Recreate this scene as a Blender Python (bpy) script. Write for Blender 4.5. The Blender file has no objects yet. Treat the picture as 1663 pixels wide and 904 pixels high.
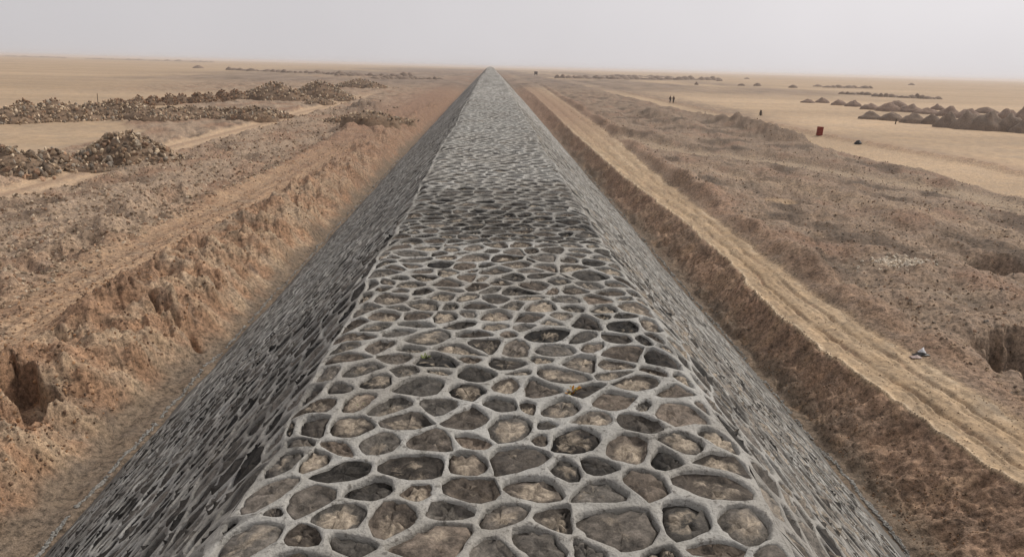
import bpy, math, random
import numpy as np
from mathutils import Vector, Matrix

# ------------------------------------------------------------------ camera, world, sun
S = bpy.context.scene
COL = S.collection
CAM_Z = 9.1
YAW, PITCH, ROLL = math.radians(2.0362), math.radians(15.9282), math.radians(1.4812)
PW, PH, FPX = 1663.0, 904.0, 1200.0
Fv = np.array([math.sin(YAW)*math.cos(PITCH), math.cos(YAW)*math.cos(PITCH), -math.sin(PITCH)])
_R = np.array([math.cos(YAW), -math.sin(YAW), 0.0]); _U = np.cross(_R, Fv)
Rv = _R*math.cos(ROLL) + _U*math.sin(ROLL); Uv = -_R*math.sin(ROLL) + _U*math.cos(ROLL)
cd = bpy.data.cameras.new('camera'); cam = bpy.data.objects.new('camera', cd); COL.objects.link(cam)
m = Matrix(((Rv[0], Uv[0], -Fv[0], 0), (Rv[1], Uv[1], -Fv[1], 0), (Rv[2], Uv[2], -Fv[2], CAM_Z), (0, 0, 0, 1)))
cam.matrix_world = m
cd.sensor_width = 36; cd.lens = 36*FPX/PW; cd.clip_start = 0.1; cd.clip_end = 20000
S.camera = cam

SUN_EL, SUN_AZ = math.radians(42), math.radians(62)      # azimuth from +Y towards +X
w = bpy.data.worlds.new('World'); S.world = w; w.use_nodes = True
nt = w.node_tree; nt.nodes.clear()
sky = nt.nodes.new('ShaderNodeTexSky'); sky.sky_type = 'NISHITA'; sky.sun_disc = False
sky.sun_elevation = SUN_EL; sky.sun_rotation = SUN_AZ
sky.air_density = 1.0; sky.dust_density = 6.0; sky.ozone_density = 1.0; sky.altitude = 0
hs = nt.nodes.new('ShaderNodeHueSaturation'); hs.inputs['Saturation'].default_value = 0.10
tintn = nt.nodes.new('ShaderNodeMix'); tintn.data_type = 'RGBA'; tintn.blend_type = 'MULTIPLY'
tintn.inputs['Factor'].default_value = 1.0; tintn.inputs[7].default_value = (1.0, 0.985, 1.0, 1)
flat = nt.nodes.new('ShaderNodeMix'); flat.data_type = 'RGBA'
flat.inputs['Factor'].default_value = 0.90; flat.inputs[7].default_value = (5.02, 4.83, 4.93, 1)   # even dusty overcast veil
bg = nt.nodes.new('ShaderNodeBackground'); bg.inputs['Strength'].default_value = 0.13
wo = nt.nodes.new('ShaderNodeOutputWorld')
nt.links.new(sky.outputs[0], hs.inputs['Color']); nt.links.new(hs.outputs[0], tintn.inputs[6])
tcn = nt.nodes.new('ShaderNodeTexCoord'); dotn = nt.nodes.new('ShaderNodeVectorMath'); dotn.operation = 'DOT_PRODUCT'
dotn.inputs[1].default_value = (0.94, 0.34, 0.0)                    # the veil is a little brighter on the sun's side
cln = nt.nodes.new('ShaderNodeTexNoise'); cln.inputs['Scale'].default_value = 2.2; cln.inputs['Detail'].default_value = 4; cln.inputs['Roughness'].default_value = .5
clr = nt.nodes.new('ShaderNodeMapRange'); clr.inputs[1].default_value = .3; clr.inputs[2].default_value = .7; clr.inputs[3].default_value = .95; clr.inputs[4].default_value = 1.05
clm = nt.nodes.new('ShaderNodeMath'); clm.operation = 'MULTIPLY'
mrn = nt.nodes.new('ShaderNodeMapRange'); mrn.inputs[1].default_value = -1; mrn.inputs[2].default_value = 1; mrn.inputs[3].default_value = .70; mrn.inputs[4].default_value = 1.12
glow = nt.nodes.new('ShaderNodeVectorMath'); glow.operation = 'SCALE'
nt.links.new(tcn.outputs['Generated'], dotn.inputs[0]); nt.links.new(dotn.outputs['Value'], mrn.inputs[0]); nt.links.new(tcn.outputs['Generated'], cln.inputs['Vector']); nt.links.new(cln.outputs[0], clr.inputs[0]); nt.links.new(mrn.outputs[0], clm.inputs[0]); nt.links.new(clr.outputs[0], clm.inputs[1]); nt.links.new(clm.outputs[0], glow.inputs['Scale'])
nt.links.new(tintn.outputs[2], flat.inputs[6]); nt.links.new(flat.outputs[2], glow.inputs[0]); nt.links.new(glow.outputs[0], bg.inputs[0]); nt.links.new(bg.outputs[0], wo.inputs[0])

sl = bpy.data.lights.new('sun', 'SUN'); sl.energy = 2.1; sl.angle = math.radians(7); sl.color = (1.0, 0.93, 0.84)
so = bpy.data.objects.new('sun', sl); COL.objects.link(so)
sd = Vector((math.sin(SUN_AZ)*math.cos(SUN_EL), math.cos(SUN_AZ)*math.cos(SUN_EL), math.sin(SUN_EL)))
so.rotation_euler = sd.to_track_quat('Z', 'Y').to_euler(); so.location = sd*60
S.view_settings.view_transform = 'Standard'; S.view_settings.look = 'None'
S.view_settings.exposure = 0.2; S.view_settings.gamma = 1.0
S.cycles.volume_bounces = 1

rng = np.random.default_rng(7); random.seed(7)

# ------------------------------------------------------------------ helpers
def tag(o, label=None, cat=None, group=None, kind=None):
    if label: o['label'] = label
    if cat: o['category'] = cat
    if group: o['group'] = group
    if kind: o['kind'] = kind
    return o

def empty(name, loc=(0, 0, 0)):
    o = bpy.data.objects.new(name, None); COL.objects.link(o); o.location = loc; o.empty_display_size = 0.3
    return o

def mesh_obj(name, V, faces, mat, parent=None, loc=None, smooth=True, attrs=None, uv=None):
    """faces: int array (n,k) or list of arrays; V world or local coordinates"""
    me = bpy.data.meshes.new(name)
    V = np.asarray(V, dtype=np.float32)
    if isinstance(faces, np.ndarray): faces = [faces]
    faces = [np.asarray(f, dtype=np.int32) for f in faces if len(f)]
    nf = sum(len(f) for f in faces); nl = sum(f.size for f in faces)
    me.vertices.add(len(V)); me.vertices.foreach_set('co', V.ravel())
    me.loops.add(nl); me.loops.foreach_set('vertex_index', np.concatenate([f.ravel() for f in faces]))
    me.polygons.add(nf)
    tot = np.concatenate([np.full(len(f), f.shape[1], dtype=np.int32) for f in faces])
    st = np.concatenate([[0], np.cumsum(tot)[:-1]]).astype(np.int32)
    me.polygons.foreach_set('loop_start', st); me.polygons.foreach_set('loop_total', tot)
    me.polygons.foreach_set('use_smooth', np.full(nf, smooth, dtype=bool))
    me.update(calc_edges=True)
    for k, a in (attrs or {}).items():
        a = np.asarray(a, dtype=np.float32)
        if a.ndim == 1:
            at = me.attributes.new(k, 'FLOAT', 'POINT'); at.data.foreach_set('value', a)
        else:
            if a.shape[1] == 3: a = np.hstack([a, np.ones((len(a), 1), np.float32)])
            at = me.attributes.new(k, 'FLOAT_COLOR', 'POINT'); at.data.foreach_set('color', a.ravel())
    if uv is not None:
        at = me.attributes.new('suv', 'FLOAT_VECTOR', 'POINT')
        u3 = np.hstack([np.asarray(uv, np.float32), np.zeros((len(V), 1), np.float32)]); at.data.foreach_set('vector', u3.ravel())
    me.validate()
    if mat: me.materials.append(mat)
    o = bpy.data.objects.new(name, me); COL.objects.link(o)
    if parent: o.parent = parent
    if loc is not None: o.location = loc
    return o

def _h(ix, iy, seed):
    h = (ix.astype(np.int64)*374761393 + iy.astype(np.int64)*668265263 + seed*1442695041) & 0xffffffff
    h = ((h ^ (h >> 13))*1274126177) & 0xffffffff
    return (h ^ (h >> 16)) & 0xffffffff

def gn(x, y, seed=0):
    """gradient noise about -1..1"""
    x = np.asarray(x, float); y = np.asarray(y, float)
    ix = np.floor(x); iy = np.floor(y); fx = x-ix; fy = y-iy
    u = fx*fx*fx*(fx*(fx*6-15)+10); v = fy*fy*fy*(fy*(fy*6-15)+10)
    def g(dx, dy):
        a = _h(ix+dx, iy+dy, seed)*(2*math.pi/4294967296.0)
        return np.cos(a)*(fx-dx) + np.sin(a)*(fy-dy)
    a = g(0, 0); b = g(1, 0); c = g(0, 1); d = g(1, 1)
    return 1.5*(a+(b-a)*u + (c-a)*v + (a-b-c+d)*u*v)

def fbm(x, y, seed=0, octv=4, gain=0.5, lac=2.03):
    s = 0; a = 1.0
    for i in range(octv):
        s = s + a*gn(x*lac**i + 13.7*i, y*lac**i - 7.1*i, seed+i); a *= gain
    return s

def ridge(x, y, seed=0, octv=4):
    s = 0; a = 1.0
    for i in range(octv):
        s = s + a*(1-2*np.abs(gn(x*2.1**i+5.3*i, y*2.1**i, seed+i))); a *= .5
    return s*.5

def ss(a, b, x):
    t = np.clip((x-a)/(b-a), 0, 1); return t*t*(3-2*t)

def gauss(x, c, wd): return np.exp(-((x-c)/wd)**2)

# ------------------------------------------------------------------ shapes of the land and the embankment
def rise(y): return 2.3*(1-np.exp(-np.maximum(np.asarray(y, float), 0)/250.0))

def crest_extra(y):
    y = np.asarray(y, float)
    return .4*ss(60, 155, y) - .75*ss(160, 215, y) + .85*ss(230, 420, y) + .35*ss(500, 1100, y) - .07*ss(12.25, 12.45, y)*(1-ss(40, 70, y))

CL, CR, TL, TR, CH = -1.67, 2.02, -8.2, 8.3, 6.1
SLL = math.hypot(CL-TL, CH); SLR = math.hypot(TR-CR, CH)
SMIN, SMAX = CL-SLL, CR+SLR

def prof0(s):
    s = np.asarray(s, float)
    x = np.where(s < CL, CL+(s-CL)*(CL-TL)/SLL, np.where(s > CR, CR+(s-CR)*(TR-CR)/SLR, s))
    z = np.where(s < CL, CH+(s-CL)*CH/SLL, np.where(s > CR, CH-(s-CR)*CH/SLR, CH))
    return x, z

def prof(s):
    X = 0; Z = 0
    for k in np.linspace(-.22, .22, 7):
        a, b = prof0(s+k); X = X+a; Z = Z+b
    return X/7, Z/7

def dyke(s, y, h=0.0):
    """unfolded coordinate s across, y along, h out of the surface -> world"""
    s = np.asarray(s, float); y = np.asarray(y, float)
    x, z = prof(s); x2, z2 = prof(s+.02)
    tx, tz = (x2-x)/.02, (z2-z)/.02; l = np.hypot(tx, tz); nx, nz = -tz/l, tx/l
    und = .045*gn(s/1.9, y/2.3, 5) + .06*gn(s/6, y/9, 6)
    und = und*(1-ss(200, 400, y))
    s = s + (.085*gn(y/.75, y*0+.5, 9)+.05*gn(y/.28, y*0+.5, 10))*(gauss(s, CL-.13, .5)+gauss(s, CR+.11, .5))*(y < 60)
    x, z = prof(s)
    hh = h + und
    k = np.clip(z/CH, 0, 1.05)
    x = x + .07*gn(y*0+3.3, y/7, 8)*k
    return np.stack([x+nx*hh, y, z+nz*hh+rise(y)+crest_extra(y)*k], -1)

def edges_right(y):
    e = np.interp(y, [8, 12.7, 15.9, 19.4, 23.1, 26.3, 28.6, 38, 55, 90, 200], [11.0, 10.75, 10.28, 9.92, 9.72, 9.85, 10.2, 10.35, 9.85, 9.95, 11.5])
    return e + .13*gn(y*0+.2, y/1.3, 22) + .08*gn(y*0+.2, y/.45, 25) + .03*gn(y*0+.7, y/.18, 146)
def road_right(y):
    e = np.interp(y, [8, 15.6, 19.5, 22, 30, 56, 85, 140, 270], [13.0, 12.9, 12.6, 12.15, 12.2, 12.7, 14.2, 15.6, 18.8])
    return e - .15 + .22*gn(y*0+4.5, y/4, 23) + .16*gn(y*0+4.5, y/1.1, 24) + .05*gn(y*0+4.5, y/.4, 29)

def polydist(x, y, P):
    """distance to a polyline"""
    d = np.full(x.shape, 1e9)
    for (ax, ay), (bx, by) in zip(P[:-1], P[1:]):
        vx, vy = bx-ax, by-ay; t = np.clip(((x-ax)*vx+(y-ay)*vy)/(vx*vx+vy*vy), 0, 1)
        d = np.minimum(d, np.hypot(x-ax-t*vx, y-ay-t*vy))
    return d

def land(x, y):
    """height and colour of the ground, numpy arrays"""
    x = np.asarray(x, float); y = np.asarray(y, float)
    zb = rise(y)
    near = 1-ss(90, 260, y)
    # shared noises
    n1 = fbm(x/7, y/9, 31, 4); n2 = fbm(x/1.6, y/1.6, 35, 4); n3 = gn(x/.33, y/.33, 41)*.6 + gn(x/.16, y/.16, 42)*.4
    n3r = ridge(x/.9, y/1.3, 44, 4)
    big = fbm(x/30, y/40, 47, 3)
    n4 = 1-2*np.abs(gn(x/.5+.3*n2, y/.45, 48))
    # marks left by digging: long narrow grooves whose direction wanders
    wa = .9*gn(x/3.1, y/3.1, 140)
    p1, q1 = x*np.cos(.6+wa)+y*np.sin(.6+wa), -x*np.sin(.6+wa)+y*np.cos(.6+wa)
    strk_ = (gn(p1/.13, q1/.9, 141)*.6+gn(p1/.3, q1/2.0, 142)*.6)*(1-ss(45, 90, y))
    # base colours (linear albedo)
    SAND = np.array([.375, .278, .186]); ROAD = np.array([.36, .268, .176]); ORANGE = np.array([.285, .180, .115]); BROWN = np.array([.285, .192, .133])
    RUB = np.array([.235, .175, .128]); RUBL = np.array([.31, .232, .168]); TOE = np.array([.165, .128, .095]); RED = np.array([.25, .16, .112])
    z = np.zeros_like(x); c = np.zeros(x.shape+(3,)); rough = np.zeros_like(x)
    def mixc(c, col, m): return c*(1-m[..., None]) + col*m[..., None]
    # ---------------- right side
    xe = edges_right(y); xr = road_right(y)
    xb = 8.55 + .25*gn(y*0+9, y/3, 26)
    gul = gn(x/1.5, y/.55, 27)*.6 + gn(x/.9+.4*n2, y/.22, 28)*.4            # runs down the bank
    tb = np.clip((x-xb)/(xe-xb), 0, 1)
    bank = 1.15*(tb**1.25)
    onb = ss(0, .15, tb)*(1-ss(.9, 1.0, tb))
    slump = ridge(x/1.1+.4*n2, y/1.7, 127, 3)
    toe = .07 + .10*gn(x/1.1, y/1.5, 135)+.06*gn(x/.4, y/.45, 136)
    zr = toe*(1-.5*ss(8.6, 9.2, x)) + bank + onb*(.16*gul+.12*n2+.05*n3+.20*slump+.06*strk_-.05)
    # road with ruts
    tr = np.clip((x-xe)/(xr-xe), 0, 1)
    onr = ((x > xe) & (x < xr)).astype(float)
    wv = .02*gn(y*0, y/7, 61)
    rut = gauss(tr+wv, .34, .030) + gauss(tr+wv, .72, .030) + .5*gauss(tr-wv, .25, .02) + .5*gauss(tr-wv, .61, .02)
    rid = gauss(tr, .53, .07)
    crumb = ss(.0, .6, gn(x/2.1, y/5.0, 62)+.25*n2)
    zr = zr + onr*(-.10*rut*(1+.5*n2) + .05*rid*(.5+n2) + .014*n3*(.4+crumb) + .012*gn(x/.3, y/6, 63) + .05*gauss(tr, .01, .03))
    # pushed-up soil beside the road, then rubble ground
    db = x-xr
    berm = (.42+.22*gn(x*0+2, y/3.1, 64)+.12*gn(x/1.2, y/1.1, 65))*gauss(db, 1.2, .75)*(y < 400)*(1-.95*gauss(y, 18.0, 3.2))
    rg = ss(0, 1.2, db)
    zr = zr + rg*(.30*n1 + .18*n2 + .045*n3*(1-ss(40, 120, y)) + .12*np.maximum(n3r, -.2)*near - .05) + berm*ss(0, .25, db)
    # low terraces along the rubble field
    zr = zr + rg*.28*ss(-.15, .15, gn(x/5.5, y/16, 66))*(x < 33)
    tA = polydist(x+.6*n1, y, [(14.5, 87), (18.7, 73.1), (25.4, 67.1), (30.0, 56.5), (33.2, 50.8), (33.3, 41.3), (33.6, 31.7)])
    zr = zr*(1-.7*(1-ss(1.2, 2.6, tA))) + .7*(1-ss(1.2, 2.6, tA))*.75
    # spoil ridge in front of the wide sandy strip
    rl = 33.5 + (y-80)*.105
    zr = zr + (1.25+.5*gn(x/3, y/5, 67)+.3*n2)*gauss(x, rl, 2.4)*ss(76, 92, y)*(1-ss(125, 175, y))
    zr = zr + (.9+.4*gn(x/3, y/4, 68))*gauss(x, 27, 2.0)*gauss(y, 118, 22)
    # pit beyond the road
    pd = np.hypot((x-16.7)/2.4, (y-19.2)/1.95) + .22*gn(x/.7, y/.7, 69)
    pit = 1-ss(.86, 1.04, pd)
    zr = zr - 2.2*pit
    zr = zr + .25*gauss(np.hypot((x-16.7)/2.6, (y-19.4)/2.1), 1.15, .2)*ss(18.5, 20.5, y)
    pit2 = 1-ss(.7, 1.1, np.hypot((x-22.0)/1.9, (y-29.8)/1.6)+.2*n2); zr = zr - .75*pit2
    # strip and plain
    st0 = 36.6 + .8*gn(y*0, y/22, 70); st1 = 42.4 + .6*gn(y*0+3, y/17, 71) + 3.2*(1-ss(65, 100, y))
    instrip = ss(st0-.8, st0+.8, x)
    zr = zr*(1-instrip) + instrip*(.75 + .03*n2)
    zr = zr + .35*(1+.5*gn(x/2, y/3, 72))*gauss(x, st1+1.0, .9)*(y < 260)
    zr = zr + ss(st1+2, st1+5, x)*.02*n2
    # colours, right
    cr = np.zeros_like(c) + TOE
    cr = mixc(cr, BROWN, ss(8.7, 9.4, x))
    cr = cr*(1+.30*strk_*onb)[..., None]
    cr = mixc(cr, RED*.95, .55*onb*ss(-.2, .6, n1+.3*n2))
    cr = mixc(cr, TOE*1.05, .5*onb*ss(0, .8, -n1+.4*n2))
    cr = mixc(cr, np.array([.34, .235, .155]), .7*onb*ss(.05, .7, fbm(x/1.3, y/1.0, 128, 4)))
    cr = mixc(cr, np.array([.15, .102, .072]), .55*onb*ss(.15, .7, fbm(x/1.5, y/.9, 129, 4)))
    rcol = ROAD*(1+.10*n2[..., None]+.05*n3[..., None])
    pale = np.array([.54, .44, .32])
    cr = mixc(cr, rcol, ss(-.08, .02, x-xe))
    cr = mixc(cr, pale, onr*.5*(gauss(tr, .02, .04)+gauss(tr, .96, .06)*ss(-.2, .5, n2)+.45*crumb*gauss(tr, .72, .16)))
    cr = cr*(1+onr*.22*gn(x/.16, y/1.6, 147)+onr*.16*gn(x/.4, y/5, 148))[..., None]
    cr = mixc(cr, BROWN*1.1, onr*.9*gauss(tr+.01*n2+wv, .34, .028)*ss(-.3, .5, gn(x*0, y/2.4, 73)))
    cr = mixc(cr, BROWN*1.2, onr*.6*gauss(tr+.01*n2+wv, .72, .030)*ss(-.3, .5, gn(x*0, y/2.9, 74)))
    rub = RUB*(1+.16*n2[..., None]+.14*n3[..., None]*near[..., None])*(1+.28*np.clip(strk_, -1, 1))[..., None]
    rub = mixc(rub, np.array([.235, .15, .105]), .7*ss(.0, .8, fbm(x/4, y/6, 75, 3)))
    rub = mixc(rub, np.array([.27, .21, .155]), .75*ss(.25, .8, fbm(x/6, y/2.6, 76, 4)))
    rub = mixc(rub, np.array([.10, .076, .058]), .8*ss(.05, .6, fbm(x/3.2, y/6, 77, 4)))
    cr = mixc(cr, rub, ss(-.1, .35, db))
    cr = mixc(cr, BROWN, .6*gauss(db, .9, .6)*(y < 300))
    cr = mixc(cr, np.array([.16, .115, .082]), .75*gauss(x, rl, 3.0)*ss(74, 86, y)*(1-ss(150, 185, y)))
    cr = mixc(cr, np.array([.17, .13, .10]), pit*.6)  # shade inside the pit painted into the soil colour
    cr = mixc(cr, np.array([.15, .115, .085]), pit2*.5)  # second hollow darkened the same way, as painted shade
    wp = np.hypot((x-17.1)/1.3, (y-29.0)/.75)+.5*n2
    cr = mixc(cr, np.array([.52, .45, .36]), .8*(1-ss(.5, 1.0, wp)))
    wp2 = np.hypot((x-18.3)/1.4, (y-45.5)/1.3)+.5*n2
    cr = mixc(cr, np.array([.42, .30, .19]), .7*(1-ss(.5, 1.0, wp2)))
    cr = mixc(cr, np.array([.33, .255, .18]), .9*(1-ss(.7, 2.3, tA))*ss(-.9, .1, n2+.2))
    tC = polydist(x+.5*n1, y+.6*n2, [(15.5, 60), (21, 50), (24, 40), (27, 30)])
    cr = mixc(cr, np.array([.36, .27, .19]), .5*(1-ss(.3, 1.4, tC)))
    # far along the embankment the soil turns red
    cr = mixc(cr, RED, .7*ss(60, 130, y)*(1-ss(12, 20, x)))
    sandc = SAND*(1+.05*n2[..., None])
    strk = fbm(x/260, y/26, 78, 4); strk2 = gn(x/90, y/8, 79)
    sandc = sandc*(1+.16*strk[..., None]+.07*strk2[..., None])
    cr = mixc(cr, sandc*1.08, instrip)
    cr = mixc(cr, BROWN*1.15, .75*gauss(x, st1+1.0, 1.0)*(y < 300)*ss(-.5, .3, n2+.3))
    cr = mixc(cr, np.array([.27, .19, .135]), .55*gauss(x, st1+3.2, 2.2)*(y < 300))
    cr = mixc(cr, np.array([.17, .13, .10]), .7*gauss(x, st1+5, 5.5)*ss(100, 150, y)*(1-ss(350, 600, y))*ss(-.6, .4, n2+.2))
    # ---------------- left side
    u = -x
    tb0 = 8.80-.38*ss(17, 24, y)+.2*gn(y*0, y/3, 80)
    tbl = np.clip((u-tb0)/(3.0+1.3*gn(y*0+7, y/5.0, 81)+.5*gn(y*0+2, y/1.7, 144)), 0, 1)
    gly = ridge(x/3.6+.35*n2, y/1.9+.25*u, 145, 3)                        # spurs and gullies running down towards the foot
    hl = (1.35+.35*gn(x*0, y/8, 82)+.30*gn(x*0+5, y/2.4, 83))
    hl = hl*(1-.45*ss(60, 120, y))
    spur = gn(x/2.2+.3*n2, y/1.5, 84)*.42 + gn(x/.8, y/.7, 85)*.26
    zl = toe*(1-.5*ss(8.6, 9.2, u)) + .05 + hl*tbl**.9 + .42*gly*ss(.02, .35, tbl)*(1-ss(.75, 1.0, tbl))*near + ss(.05, .35, tbl)*(.80*spur + .45*gn(x/3.4, y/3.2, 143) + .34*n3r + .07*strk_ + .07*n3 + .10*n4 + .22*ridge(x/2.6+.5*n2, y/1.9, 130, 3))*near*ss(tb0, tb0+1.3, u)*(1-.55*ss(12.0, 13.2, u))
    # old wheel tracks over the spoil
    tx_ = 14.2 + .7*gn(y*0, y/16, 86) - .9*ss(30, 60, y)
    trk = 1-ss(1.2, 2.4, np.abs(u-tx_)); trk = trk*(1-ss(50, 80, y))
    zl = zl*(1-trk*.75) + trk*.75*(1.15 - .10*gauss(np.abs(u-tx_), .85, .22) - .07*gauss(np.abs(u-tx_), .3, .15) + .05*n2)
    # rubble humps outward
    ro = ss(15.0, 17.0, u)
    zl = zl*(1-ro) + ro*(.75 + .22*n1 + .22*n2 + .07*n3*near + .16*n3r*near)
    zl = zl + (.55+.4*n2)*gauss(u, 17.6+.8*gn(y*0, y/9, 87), 1.3)*ss(16, 22, y)*(1-ss(40, 55, y))
    zl = zl + (1.3+.7*n2)*gauss(u, 19.5, 3.2)*gauss(y, 124, 9) + (.9+.5*n2)*gauss(u, 15, 2.5)*gauss(y, 90, 10)
    # left road
    lr0 = 28.9 + 1.0*gn(y*0, y/28, 88); onl = 1-ss(1.3, 2.0, np.abs(u-lr0))
    onl = onl*(1-ss(150, 210, y)); dl = np.abs(u-lr0)
    zl = zl*(1-onl) + onl*(.72 - .07*gauss(dl, .85, .28) + .02*n2)
    zl = zl + .12*gauss(dl, 2.5, .5)*(1+n2)*(y < 180)
    # plain beyond the road
    ls = ss(36.5, 40.0, u+2.5*n1-9*ss(82, 98, y)-6*ss(115, 135, y))
    ls = ls*(1-ss(150, 210, y)*(1-ss(70, 110, u)))
    zl = zl*(1-ls) + ls*(.62+.025*n2)
    # notch cut in the spoil at the near left with a dark steep wall
    nd = np.maximum(np.abs(u-11.1-.25*n2)/1.0, np.abs(y-16.5-.6*(u-11))/.75) + .22*gn(x/.5, y/.5, 134)
    notch = (1-ss(.80, .98, nd))
    zl = zl*(1-notch) + notch*(.38+.10*n2+.25*n3r)
    # crack in the soil running to the toe
    ck = gauss(y-22.0-.55*(u-9.5)+.25*gn(u/.5, y*0, 89), 0, .13)*ss(8.6, 9.0, u)*(1-ss(11.2, 12.2, u)); zl = zl - .35*ck
    # colours, left
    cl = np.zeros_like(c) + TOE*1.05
    sp = ORANGE*(1+.15*n2[..., None]+.14*n3[..., None]*near[..., None])
    sp = mixc(sp, np.array([.375, .285, .20]), .8*ss(-.05, .7, fbm(x/1.9, y/1.3, 90, 4)))
    sp = mixc(sp, np.array([.185, .118, .078]), .7*ss(.1, .75, fbm(x/2.6, y/2.2, 91, 4)))
    sp = mixc(sp, np.array([.15, .115, .09]), .55*ss(.45, .8, fbm(x/1.1, y/.9, 191, 3)))
    sp = mixc(sp, np.array([.40, .31, .215]), .55*ss(.35, .75, gly)*(1-ss(.8, 1, tbl)))
    sp = mixc(sp, RED, (.55*ss(35, 70, y)))
    sp = sp*(1+.38*np.clip(strk_, -1, 1))[..., None]
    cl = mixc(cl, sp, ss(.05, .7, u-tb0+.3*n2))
    cl = mixc(cl, np.array([.37, .255, .165]), .75*trk*ss(-.5, .4, n2+.2+.5*gauss(np.abs(u-tx_), .85, .3)))
    cl = mixc(cl, np.array([.17, .115, .08]), .6*trk*gauss(np.abs(u-tx_), .32, .10))
    rb = RUBL*(1+.20*n2[..., None]+.16*n3[..., None]*near[..., None])
    rb = rb*(1+.25*np.clip(strk_, -1, 1)*near)[..., None]
    rb = mixc(rb, np.array([.15, .108, .078]), .85*ss(.0, .6, fbm(x/2.6, y/3.3, 92, 4)))
    rb = mixc(rb, np.array([.275, .17, .112]), .65*ss(-.1, .6, fbm(x/5, y/7, 93, 3)))
    cl = mixc(cl, rb, ss(15.0, 17.2, u))
    cl = mixc(cl, np.array([.13, .115, .095]), .8*gauss(u, 19.5, 3.5)*gauss(y, 122, 8))
    cl = mixc(cl, np.array([.46, .335, .225]), onl)
    cl = mixc(cl, np.array([.27, .185, .13]), onl*.7*gauss(dl, .1, .38))
    cl = mixc(cl, RED, .75*ss(70, 130, y)*(1-ss(14, 26, u)))
    cl = mixc(cl, sandc, ls)
    # ---------------- join
    right = x > 0
    z = np.where(right, zr, zl); c = np.where(right[..., None], cr, cl)
    farm = ss(180, 420, np.hypot(x, y))
    z = z*(1-farm) + .65*farm
    # far rubble belt either side of the embankment
    belt = ss(200, 300, y)*(1-ss(90+y*.03, 170+y*.05, np.abs(x)))*(1-ss(1200, 2000, y))
    beltc = np.array([.20, .155, .122])*(1+.35*gn(x/9, y/30, 94)[..., None]+.25*gn(x/3, y/12, 95)[..., None])
    c = mixc(c, sandc, farm*.9*(1-belt)); c = mixc(c, beltc, belt*.85*ss(-.5, .4, gn(x/40, y/110, 96)+.25))
    z = z + belt*(.4+.5*gn(x/6, y/16, 97))*ss(9, 14, np.abs(x))
    return z+zb, np.clip(c, .02, .8), (instrip*right*(x < st1), onr*right, onl*(~right), np.where(right, ss(st1, st1+2, x), ls), farm)

def ground_z(x, y): return float(land(np.array([x]), np.array([y]))[0][0])

def ground_at(px, py):
    """where the sight line through a point of the photograph meets the ground"""
    d = Fv + Rv*(px-PW/2)/FPX - Uv*(py-PH/2)/FPX
    zz = np.linspace(6.0, -1.5, 260); t = (zz-CAM_Z)/d[2]
    x, y = d[0]*t, d[1]*t; g = land(x, y)[0]
    k = int(np.argmax(zz <= g)); return float(x[k]), float(y[k]), float(g[k])

# ------------------------------------------------------------------ materials
def new_mat(name):
    m_ = bpy.data.materials.new(name); m_.use_nodes = True; n = m_.node_tree
    b = n.nodes['Principled BSDF']; b.inputs['Roughness'].default_value = .95; b.inputs['Specular IOR Level'].default_value = .15
    return m_, n, b

def N(n, t, **k):
    o = n.nodes.new(t)
    for a, v in k.items():
        if a.startswith('in_'): o.inputs[a[3:].replace('_', ' ')].default_value = v
        else: setattr(o, a, v)
    return o

def mixn(n, fac, a, b, mode='MIX'):
    o = n.nodes.new('ShaderNodeMix'); o.data_type = 'RGBA'; o.blend_type = mode
    for sock, v in ((o.inputs['Factor'], fac), (o.inputs[6], a), (o.inputs[7], b)):
        if hasattr(v, 'links'): n.links.new(v, sock)
        elif isinstance(v, (tuple, list)): sock.default_value = tuple(v)+((1,) if len(v) == 3 else ())
        else: sock.default_value = v
    return o.outputs[2]

def ramp(n, src, stops):
    r = n.nodes.new('ShaderNodeValToRGB'); e = r.color_ramp.elements
    while len(e) < len(stops): e.new(.5)
    for k, (p, c) in enumerate(stops):
        e[k].position = p; e[k].color = (c, c, c, 1) if not isinstance(c, tuple) else c+((1,) if len(c) == 3 else ())
    n.links.new(src, r.inputs[0]); return r.outputs[0]

def noise(n, scale, detail=4, rough=.55, vec=None, dist=0):
    o = N(n, 'ShaderNodeTexNoise'); o.inputs['Scale'].default_value = scale; o.inputs['Detail'].default_value = detail
    o.inputs['Roughness'].default_value = rough; o.inputs['Distortion'].default_value = dist
    if vec is None:
        g = N(n, 'ShaderNodeNewGeometry'); vec = g.outputs['Position']
    n.links.new(vec, o.inputs['Vector']); return o.outputs[0]

def bump(n, b, h, strength, dist):
    o = N(n, 'ShaderNodeBump'); o.inputs['Strength'].default_value = strength; o.inputs['Distance'].default_value = dist
    n.links.new(h, o.inputs['Height']); n.links.new(o.outputs[0], b.inputs['Normal'])

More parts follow.
